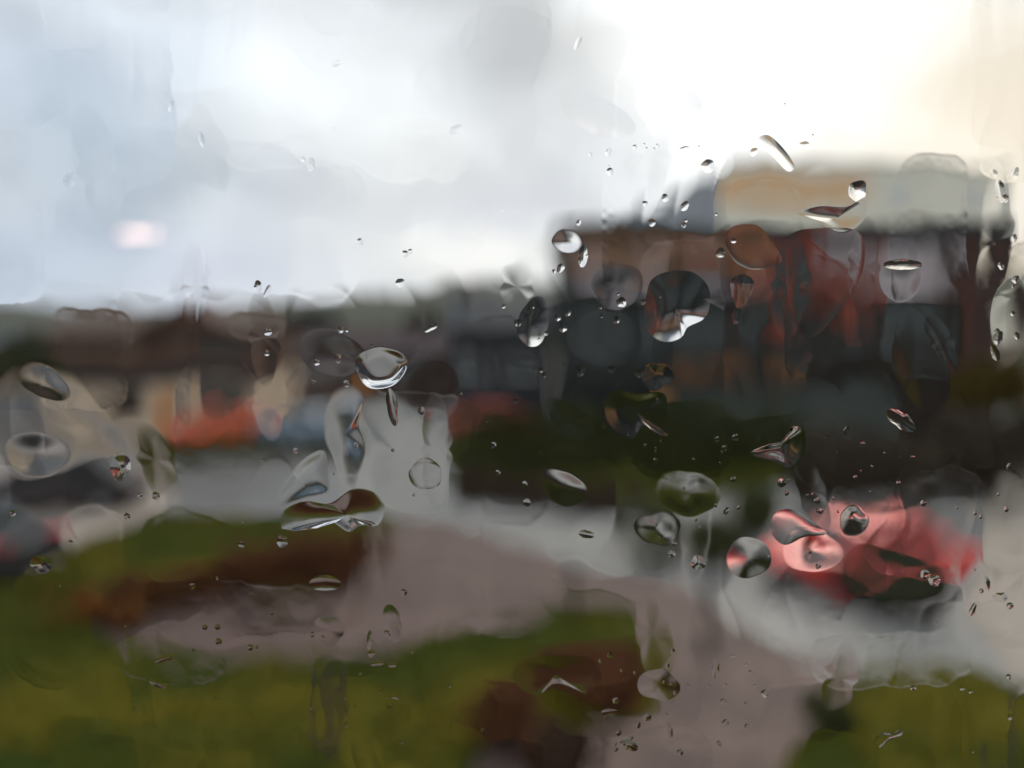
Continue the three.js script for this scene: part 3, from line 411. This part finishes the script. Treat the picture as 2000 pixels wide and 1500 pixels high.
// one drop: outline in photograph pixels round its middle, height in the same unit
function drop(label, cx, cy, outline, H, o = {}) {
  const { n = 2, p = 1, tilt = [0, 0], rings = 22, segs = 64, group, name = 'raindrop', lump = 0 } = o, ph = R(0, 100);
  const [gx, gy] = toGlass(cx, cy), pos = [], bpos = [], idx = [], bidx = [], size = Math.max(...Array.from({ length: 24 }, (_, i) => outline(i / 24 * 6.2832)));
  const put = (r, s) => {
    const th = s / segs * 2 * Math.PI, q = outline(th), x = Math.cos(th) * q * r, y = Math.sin(th) * q * r;      // y up
    let h = H * Math.pow(Math.max(0, 1 - Math.pow(r, n)), p) * (1 + tilt[0] * x / size + tilt[1] * y / size);
    if (lump) h *= 1 + lump * noise(x / size * 1.8 + ph, y / size * 1.8, ph) * (1 - r * r);
    const f = film(gx + x, gy + y) + 1;
    pos.push(x * U, y * U, -(f + h) * U); bpos.push(x * U, y * U, -f * U);
  };
  put(0, 0);
  for (let k = 1; k <= rings; k++) { const r = 1 - Math.pow(1 - k / rings, 1.5); for (let s = 0; s < segs; s++) put(r, s); }
  for (let s = 0; s < segs; s++) { const t = (s + 1) % segs; idx.push(0, 1 + t, 1 + s); for (let k = 0; k < rings - 1; k++) { const a = 1 + k * segs + s, b = 1 + k * segs + t, c = a + segs, d = b + segs; idx.push(a, b, c, b, d, c); } }
  for (let i = 0; i < idx.length; i += 3) bidx.push(idx[i], idx[i + 2], idx[i + 1]);
  const g1 = new THREE.BufferGeometry(), g2 = new THREE.BufferGeometry(); g1.setAttribute('position', new THREE.Float32BufferAttribute(pos, 3)); g1.setIndex(idx); g1.computeVertexNormals(); g2.setAttribute('position', new THREE.Float32BufferAttribute(bpos, 3)); g2.setIndex(bidx); g2.computeVertexNormals();
  const m = mesh(name, mergeGeometries([g1, g2]), water); m.position.set(gx * U, EYE + gy * U, PANE_Z - 0.0001); m.castShadow = false;
  return tag(m, label, 'raindrop', group);
}
const ell = (rx, ry, deg = 0, wob = 0.05, k = 3) => { const a = -deg * D2R, p1 = R(0, 6.3), p2 = R(0, 6.3); return (th) => { const t = th - a, c = Math.cos(t) / rx, s = Math.sin(t) / ry; return (1 / Math.sqrt(c * c + s * s)) * (1 + wob * Math.sin(k * th + p1) + wob * 0.6 * Math.sin((k + 2) * th + p2)); }; };
function poly(cx, cy, pts) {                               // a free outline: photograph pixels, star-shaped round (cx, cy)
  const c = new THREE.CatmullRomCurve3(pts.map(([x, y]) => new THREE.Vector3(x - cx, -(y - cy), 0)), true, 'centripetal').getPoints(160).map((v) => [Math.atan2(v.y, v.x), Math.hypot(v.x, v.y)]).sort((a, b) => a[0] - b[0]);
  return (th) => { let t = th; while (t > Math.PI) t -= 2 * Math.PI; let i = c.findIndex((e) => e[0] >= t); if (i < 0) i = 0; const b = c[i], a = c[(i + c.length - 1) % c.length]; let d = b[0] - a[0], u = t - a[0]; if (d < 0) { d += 2 * Math.PI; if (u < 0) u += 2 * Math.PI; } return mix(a[1], b[1], d > 1e-6 ? clamp(u / d) : 0); };
}
const big = [
  ['large heart-shaped raindrop with a white crescent along its lower edge', 1320, 598, poly(1320, 598, [[1262, 590], [1275, 545], [1310, 530], [1355, 532], [1385, 560], [1388, 600], [1378, 622], [1345, 640], [1335, 658], [1305, 668], [1275, 655], [1262, 625]]), 16, { lump: 0.12, tilt: [0.1, -0.3], p: 1.05 }],
  ['tall raindrop with a small bright spot at its foot', 1042, 630, ell(30, 50, 12), 7, { tilt: [0, -0.5], p: 1.1 }],
  ['flat dark raindrop left of the heart-shaped one', 1205, 558, ell(52, 48, 0, 0.06), 3, { p: 1.4, lump: 0.4, tilt: [0, -0.6] }],
  ['wide dark raindrop below the flat dark one', 1185, 662, ell(76, 58, 5, 0.03), 2.2, { p: 1.5, tilt: [0, 0.4] }],
  ['ragged grey raindrop with an olive middle', 1245, 805, poly(1245, 805, [[1175, 790], [1200, 762], [1245, 768], [1300, 770], [1305, 810], [1312, 852], [1285, 850], [1262, 832], [1235, 860], [1200, 845], [1180, 820]]), 9, { lump: 0.35, p: 1.35, tilt: [0, -0.2] }],
  ['small lumpy raindrop touching the ragged grey one', 1285, 735, ell(32, 26, -20, 0.1), 3, { lump: 0.5, p: 1.3 }],
  ['long dark slanting raindrop left of the ragged grey one', 1112, 822, ell(58, 32, 38), 2.4, { p: 1.4 }],
  ['slanting raindrop with a pale end above the low brown hedge', 1100, 955, ell(52, 33, 28), 6, { tilt: [0.75, 0.3], p: 1.4 }],
  ['large pale raindrop with a dark lower rim', 1345, 965, ell(66, 46, 12, 0.04), 5, { lump: 0.5, p: 1.4 }],
  ['greenish raindrop below the large pale one', 1288, 1035, ell(46, 34, 0, 0.08), 4, { lump: 0.5, p: 1.5 }],
  ['round raindrop with a grey middle and a red rim', 1465, 1092, ell(45, 42, 0, 0.03), 6, { p: 1.15 }],
  ['oval raindrop over the bonnet of the red hatchback', 1588, 1078, ell(62, 44, 10, 0.05), 3, { lump: 0.5, p: 1.4 }],
  ['leaf-shaped raindrop above the round red-rimmed one', 1555, 1030, poly(1555, 1030, [[1508, 1040], [1515, 1005], [1545, 995], [1590, 1020], [1620, 1045], [1575, 1052], [1535, 1068]]), 3.5, { n: 2.5 }],
  ['white wedge of water ending in a sharp lower corner', 1530, 880, poly(1530, 880, [[1464, 888], [1500, 870], [1530, 862], [1552, 832], [1572, 838], [1574, 890], [1550, 918], [1520, 905]]), 15, { tilt: [0.2, 0.9], p: 1.7 }],
  ['round green raindrop over the roof of the red hatchback', 1672, 1022, ell(30, 34, 0, 0.05), 6, { p: 1.6, tilt: [0, 0.8] }],
  ['broad raindrop covering the wheels of the red hatchback', 1750, 1120, poly(1750, 1120, [[1652, 1090], [1680, 1062], [1740, 1075], [1790, 1090], [1840, 1110], [1848, 1160], [1790, 1178], [1740, 1172], [1670, 1172], [1650, 1130]]), 2, { p: 1.4 }],
  ['pale oval raindrop at the edge of the pavement', 66, 890, ell(66, 46, 4, 0.04), 2.8, { p: 1.6 }],
  ['grey slanting raindrop above the pale oval one', 78, 745, ell(56, 32, 30), 2.2, { tilt: [0.2, -0.7], p: 1.6 }],
  ['small bright-footed raindrop beside the brown car', 230, 912, ell(21, 28, 5), 6, { tilt: [0, -0.4], p: 1.2 }],
  ['round grey blob of water at the top of a run', 742, 718, ell(52, 42, -8, 0.04), 14, { tilt: [0.1, -0.95], n: 6, p: 2, rings: 34 }],
  ['wide dark lens of water left of the round grey blob', 645, 690, ell(68, 46, 18, 0.03), 4.5, { tilt: [0.5, -0.6], p: 1.5 }],
  ['dark round raindrop right of the pale run', 845, 765, ell(55, 62, 0, 0.03), 2.5, { tilt: [0, 0.6], p: 1.5 }],
  ['thin dark sliver of water below the round grey blob', 765, 795, ell(11, 38, -8, 0.04), 4.5, {}],
  ['long run of water narrowing downwards beside the pale road', 668, 850, poly(668, 850, [[648, 765], [690, 745], [712, 770], [700, 830], [712, 880], [696, 940], [690, 965], [668, 960], [645, 900], [628, 850]]), 5, { lump: 0.25, n: 3, p: 2, tilt: [0.8, -0.2] }],
  ['white fan of water pointing at the lawn', 605, 930, poly(605, 930, [[528, 998], [560, 930], [600, 890], [632, 880], [640, 930], [640, 962], [590, 978]]), 5, { tilt: [0.8, -0.3], n: 3, p: 2 }],
  ['broad scalloped drop hanging below the run of water', 675, 1010, poly(675, 1010, [[545, 1005], [590, 980], [640, 985], [690, 955], [735, 965], [752, 995], [735, 1030], [700, 1030], [680, 1042], [640, 1020], [600, 1030], [575, 1058], [548, 1050]]), 10, { lump: 0.4, p: 1.35, tilt: [0, -0.3] }],
  ['flat round raindrop on the pale road', 830, 928, ell(33, 32, 0, 0.04), 1.2, { n: 4 }],
  ['upright oval raindrop over the mauve footpath', 764, 1222, ell(19, 40, -10, 0.03), 3.6, { tilt: [0, 0.4], p: 1.1 }],
  ['low oval raindrop over the russet hedge', 632, 1142, ell(32, 16, 0, 0.04), 3, {}],
  ['raindrop with a flattened foot over the near path', 640, 1236, ell(30, 34, 10, 0.07), 3, { p: 1.2 }],
  ['arched raindrop with a white cap over the brick wall', 1768, 545, poly(1768, 545, [[1722, 540], [1735, 512], [1768, 502], [1800, 515], [1808, 545], [1790, 580], [1765, 590], [1735, 575]]), 3, { p: 1.3, tilt: [0, -0.3] }],
  ['thin white arc of water crowning the arched raindrop', 1768, 516, ell(40, 10, 0, 0.03), 4, { tilt: [0, 0.9], p: 1.3 }],
  ['long drop hanging from the arched one', 1795, 720, poly(1795, 720, [[1740, 640], [1780, 600], [1830, 650], [1862, 730], [1855, 790], [1815, 808], [1770, 770], [1745, 710]]), 4, { tilt: [0.5, -0.5], p: 1.5 }],
  ['short slanting drop below the long hanging one', 1765, 822, ell(34, 15, 35), 4.5, {}],
  ['white slanting streak of water above the pale roof', 1522, 290, poly(1522, 290, [[1480, 270], [1500, 262], [1535, 290], [1556, 325], [1545, 332], [1515, 305]]), 2.6, { p: 1.2 }],
  ['faint long slanting raindrop on the bright cloud', 1165, 222, ell(80, 34, 24, 0.05), 3.2, { tilt: [0.3, -0.2], p: 1.2 }],
  ['faint oval raindrop beside the faint long one', 1335, 210, ell(42, 38, 40, 0.04), 4, { p: 1.1 }],
  ['tongue of water dipping over the roof edge', 1640, 425, poly(1640, 425, [[1560, 415], [1600, 402], [1660, 402], [1690, 385], [1696, 420], [1665, 450], [1640, 452], [1600, 430]]), 3.2, { tilt: [0, 0.7], p: 1.6 }],
  ['small drop with a white cap on the clay tile strip', 1680, 372, ell(19, 22, 0, 0.06), 7, { tilt: [0, 0.9], p: 1.6 }],
  ['brown raindrop with a pale spot over the wide dark shrub', 1288, 1342, ell(44, 32, 12, 0.05), 4, { p: 1.2 }],
  ['lumpy run of water over the wide dark shrub', 1085, 1322, poly(1085, 1322, [[995, 1320], [1020, 1290], [1090, 1280], [1160, 1290], [1180, 1330], [1150, 1362], [1110, 1345], [1080, 1342], [1050, 1365], [1010, 1345]]), 4.5, { lump: 0.5, p: 1.4 }],
  ['crooked sliver of water over the right hand lawn', 1742, 1446, poly(1742, 1446, [[1712, 1452], [1722, 1436], [1745, 1436], [1768, 1428], [1766, 1440], [1740, 1452], [1722, 1466]]), 3.5, { tilt: [0, 0.4] }],
  ['pale drop where the glass shows sky past the gable', 1972, 600, poly(1972, 600, [[1942, 600], [1955, 560], [1990, 540], [2020, 600], [2010, 690], [1975, 720], [1948, 670]]), 2.6, { lump: 0.2, tilt: [0.5, 0.4], p: 1.6 }],
  ['ragged drop at the top corner of the brick block', 1112, 470, poly(1112, 470, [[1078, 470], [1095, 448], [1125, 452], [1140, 475], [1125, 492], [1095, 490]]), 2.5, { lump: 0.3, tilt: [-0.5, 0], p: 1.6 }],
  ['slim drop on the timber band', 1140, 500, ell(9, 22, 5), 4, {}],
  ['fingernail-shaped drop on the salmon brick', 1450, 560, poly(1450, 560, [[1432, 545], [1455, 535], [1475, 550], [1462, 590], [1445, 602], [1434, 580]]), 4.5, { tilt: [0, 0.6] }],
  ['rounded sheet of water over the salmon brick', 1460, 480, poly(1460, 480, [[1420, 470], [1430, 445], [1480, 440], [1510, 470], [1530, 510], [1480, 525], [1440, 510]]), 1.5, { n: 4 }],
  ['broad shallow sheet of water over the brick piers', 1610, 520, poly(1610, 520, [[1545, 460], [1600, 446], [1680, 455], [1690, 520], [1650, 600], [1590, 660], [1555, 620], [1540, 540]]), 1.5, { n: 5, tilt: [0.8, 0] }],
  ['pale upright run of water down to the flat round drop', 782, 890, poly(782, 890, [[715, 765], [760, 750], [800, 790], [868, 800], [873, 900], [870, 1000], [800, 1010], [740, 985], [715, 930], [722, 860], [704, 800]]), 7, { p: 1.7, tilt: [0, -0.9] }],
  ['broad clear sheet of water swirling over the cream house', 120, 810, poly(120, 810, [[-20, 700], [60, 690], [130, 715], [180, 780], [235, 850], [240, 890], [180, 900], [100, 935], [20, 940], [-40, 860]]), 4, { p: 1.5, tilt: [0, -0.8] }],
  ['clear sheet of water left of the lawn corner', 40, 1050, poly(40, 1050, [[-20, 980], [40, 985], [95, 1030], [92, 1100], [60, 1130], [-20, 1120]]), 1, { p: 1.6 }],
];
for (const [label, cx, cy, out, H, o] of big) drop(label, cx, cy, out, H, o);
// trickles: long shallow runs of water between the drops
[['over the brick piers', 1548, 560, 17, 105, 3, 2.6], ['down from the bright cloud to the pale roof', 1412, 275, 15, 70, -4, 2.2], ['past the right end of the pale roof', 1948, 470, 16, 140, 2, 1.5], ['beside the arched raindrop', 1845, 665, 10, 62, -28, 2.2], ['over the salmon brick', 1478, 590, 14, 80, 5, 2], ['at the seam of the pale road', 852, 880, 14, 120, 0, 2.6], ['over the finial of the tile-hung house', 378, 560, 13, 90, 2, 1.8], ['over the right corner of the tile-hung house', 512, 660, 14, 95, -3, 2.4], ['at the right edge of the lawn', 1278, 1240, 18, 85, -8, 2.8], ['over the mauve path below the post', 1330, 1390, 20, 110, 4, 2.2], ['over the brown post on the lawn', 640, 1370, 18, 110, 2, 2.2], ['along the edge of the right hand lawn', 1645, 1330, 16, 75, 12, 2.4], ['over the end of the garage block', 1010, 560, 15, 60, 4, 2.6], ['over the gable end of the brick block', 1690, 520, 14, 95, 2, 2.2], ['over the blue grey cloud', 190, 330, 20, 130, -12, 2.2], ['below the bright middle of the cloud', 395, 290, 22, 80, -15, 2], ['beside the faint oval raindrop', 1270, 300, 20, 120, 6, 2], ['over the parked cars by the cream house', 525, 790, 16, 70, 3, 2.2], ['above the red hatchback', 1590, 960, 13, 85, -16, 2.4], ['over the pavement next to the brown car', 300, 900, 16, 75, -14, 2.2]]
  .forEach(([w, x, y, rx, ry, a, H]) => drop('long shallow trickle of rain ' + w, x, y, ell(rx * 2.1, ry, a, 0.09, 5), H * 0.5, { p: 1.35, lump: 0.5, tilt: [0, -0.3], name: 'trickle' }));
// the small drops: those the photograph shows singly, then the fine spatter between them
const small = [[790, 495, 7], [780, 552, 9], [800, 490, 5], [1410, 493, 10], [300, 970, 8], [1146, 1046, 17, 8], [1366, 1102, 15], [1029, 984, 8], [787, 1161, 7], [396, 1229, 6], [421, 1229, 6], [423, 1257, 7], [1498, 1358, 9], [1812, 1125, 10], [1830, 1137, 12], [1575, 280, 10, 6], [1340, 288, 14, 5], [1385, 322, 13], [1130, 80, 5, 16], [890, 250, 16, 8], [500, 560, 8, 13], [520, 568, 6, 14], [520, 648, 8], [518, 690, 6], [1195, 722, 8], [1250, 730, 9], [1135, 725, 9, 12], [1100, 640, 9], [1090, 620, 7], [1012, 630, 8], [1215, 590, 10], [1600, 980, 7], [1605, 1000, 8, 6], [1530, 945, 9], [1690, 870, 6], [1658, 842, 6, 10], [1435, 938, 6], [1930, 1140, 9, 18], [1960, 1170, 16, 10], [1905, 1195, 6, 16], [840, 640, 16, 6], [468, 1066, 8, 6], [548, 1060, 12], [735, 1300, 14, 5], [765, 1303, 9, 5], [770, 1365, 12, 5], [720, 1255, 6, 22], [318, 1290, 22, 7], [305, 1340, 20, 8], [130, 350, 12, 16], [330, 205, 6, 12], [390, 270, 6, 16], [605, 320, 8, 14], [655, 120, 10, 6], [1190, 1395, 18, 7], [1230, 1460, 20, 11], [1310, 1430, 6, 18], [1265, 1405, 9], [1330, 1475, 7], [1400, 1310, 8, 22], [1440, 620, 8, 14], [75, 1105, 22, 18], [1960, 370, 9, 24], [1985, 340, 10, 16], [1990, 545, 8], [1955, 660, 10, 14], [1950, 690, 8, 18]];
const behind = (x, y) => y < 540 && !(x > 1100 && y > 440) && !(x > 1400 && y > 335) ? 'against the clouds' : x > 1940 && y < 720 ? 'beside the gable end of the brick block' : x > 1100 && y < 780 ? 'over the brick apartment block' : y < 770 ? 'over the roofs of the houses' : x > 1230 && y > 930 && y < 1200 ? 'around the red hatchback' : y < 960 ? 'over the hedges and forecourt' : y < 1190 ? 'over the wet road and russet hedge' : x > 1150 && x < 1560 ? 'over the near end of the mauve path' : x < 1150 ? 'over the lawn with the brown post' : 'over the right hand lawn';
for (const [x, y, rx, ry = rx] of small) drop((ry > 1.6 * rx || rx > 1.6 * ry ? 'small stretched raindrop on the glass ' : 'small round raindrop on the glass ') + behind(x, y), x, y, ell(rx, ry, ry === rx ? 0 : R(-30, 30), 0.06), Math.min(rx, ry) * R(0.12, 0.25), { p: 1.25, rings: 9, segs: 28, group: (ry > 1.6 * rx || rx > 1.6 * ry ? 'small stretched drops ' : 'small round drops ') + behind(x, y) });
{
  const zones = [[1100, 1450, 260, 470, 18], [1300, 1620, 60, 330, 7], [1000, 1300, 560, 900, 26], [1250, 1700, 850, 1120, 34], [1150, 1480, 1270, 1480, 34], [1700, 1990, 880, 1250, 18], [600, 960, 1220, 1460, 22], [0, 620, 880, 1300, 18], [600, 1100, 500, 1000, 24], [1930, 1995, 330, 720, 10], [100, 1000, 100, 520, 4], [1550, 1990, 1320, 1480, 6]];
  let made = 0;
  for (const [x0, x1, y0, y1, n] of zones) for (let i = 0; i < n; i++) { const r = 2.6 + 5.5 * rnd() ** 2.4, q = R(0.8, 1.5); made++; const sx = R(x0, x1), sy = R(y0, y1); drop('tiny raindrop speck on the glass ' + behind(sx, sy), sx, sy, ell(r, r * q, R(-40, 40), 0.05), r * R(0.1, 0.24), { p: 1.2, rings: 6, segs: 18, group: 'fine specks of rain ' + behind(sx, sy) }); }
}
renderer.render(scene, camera);
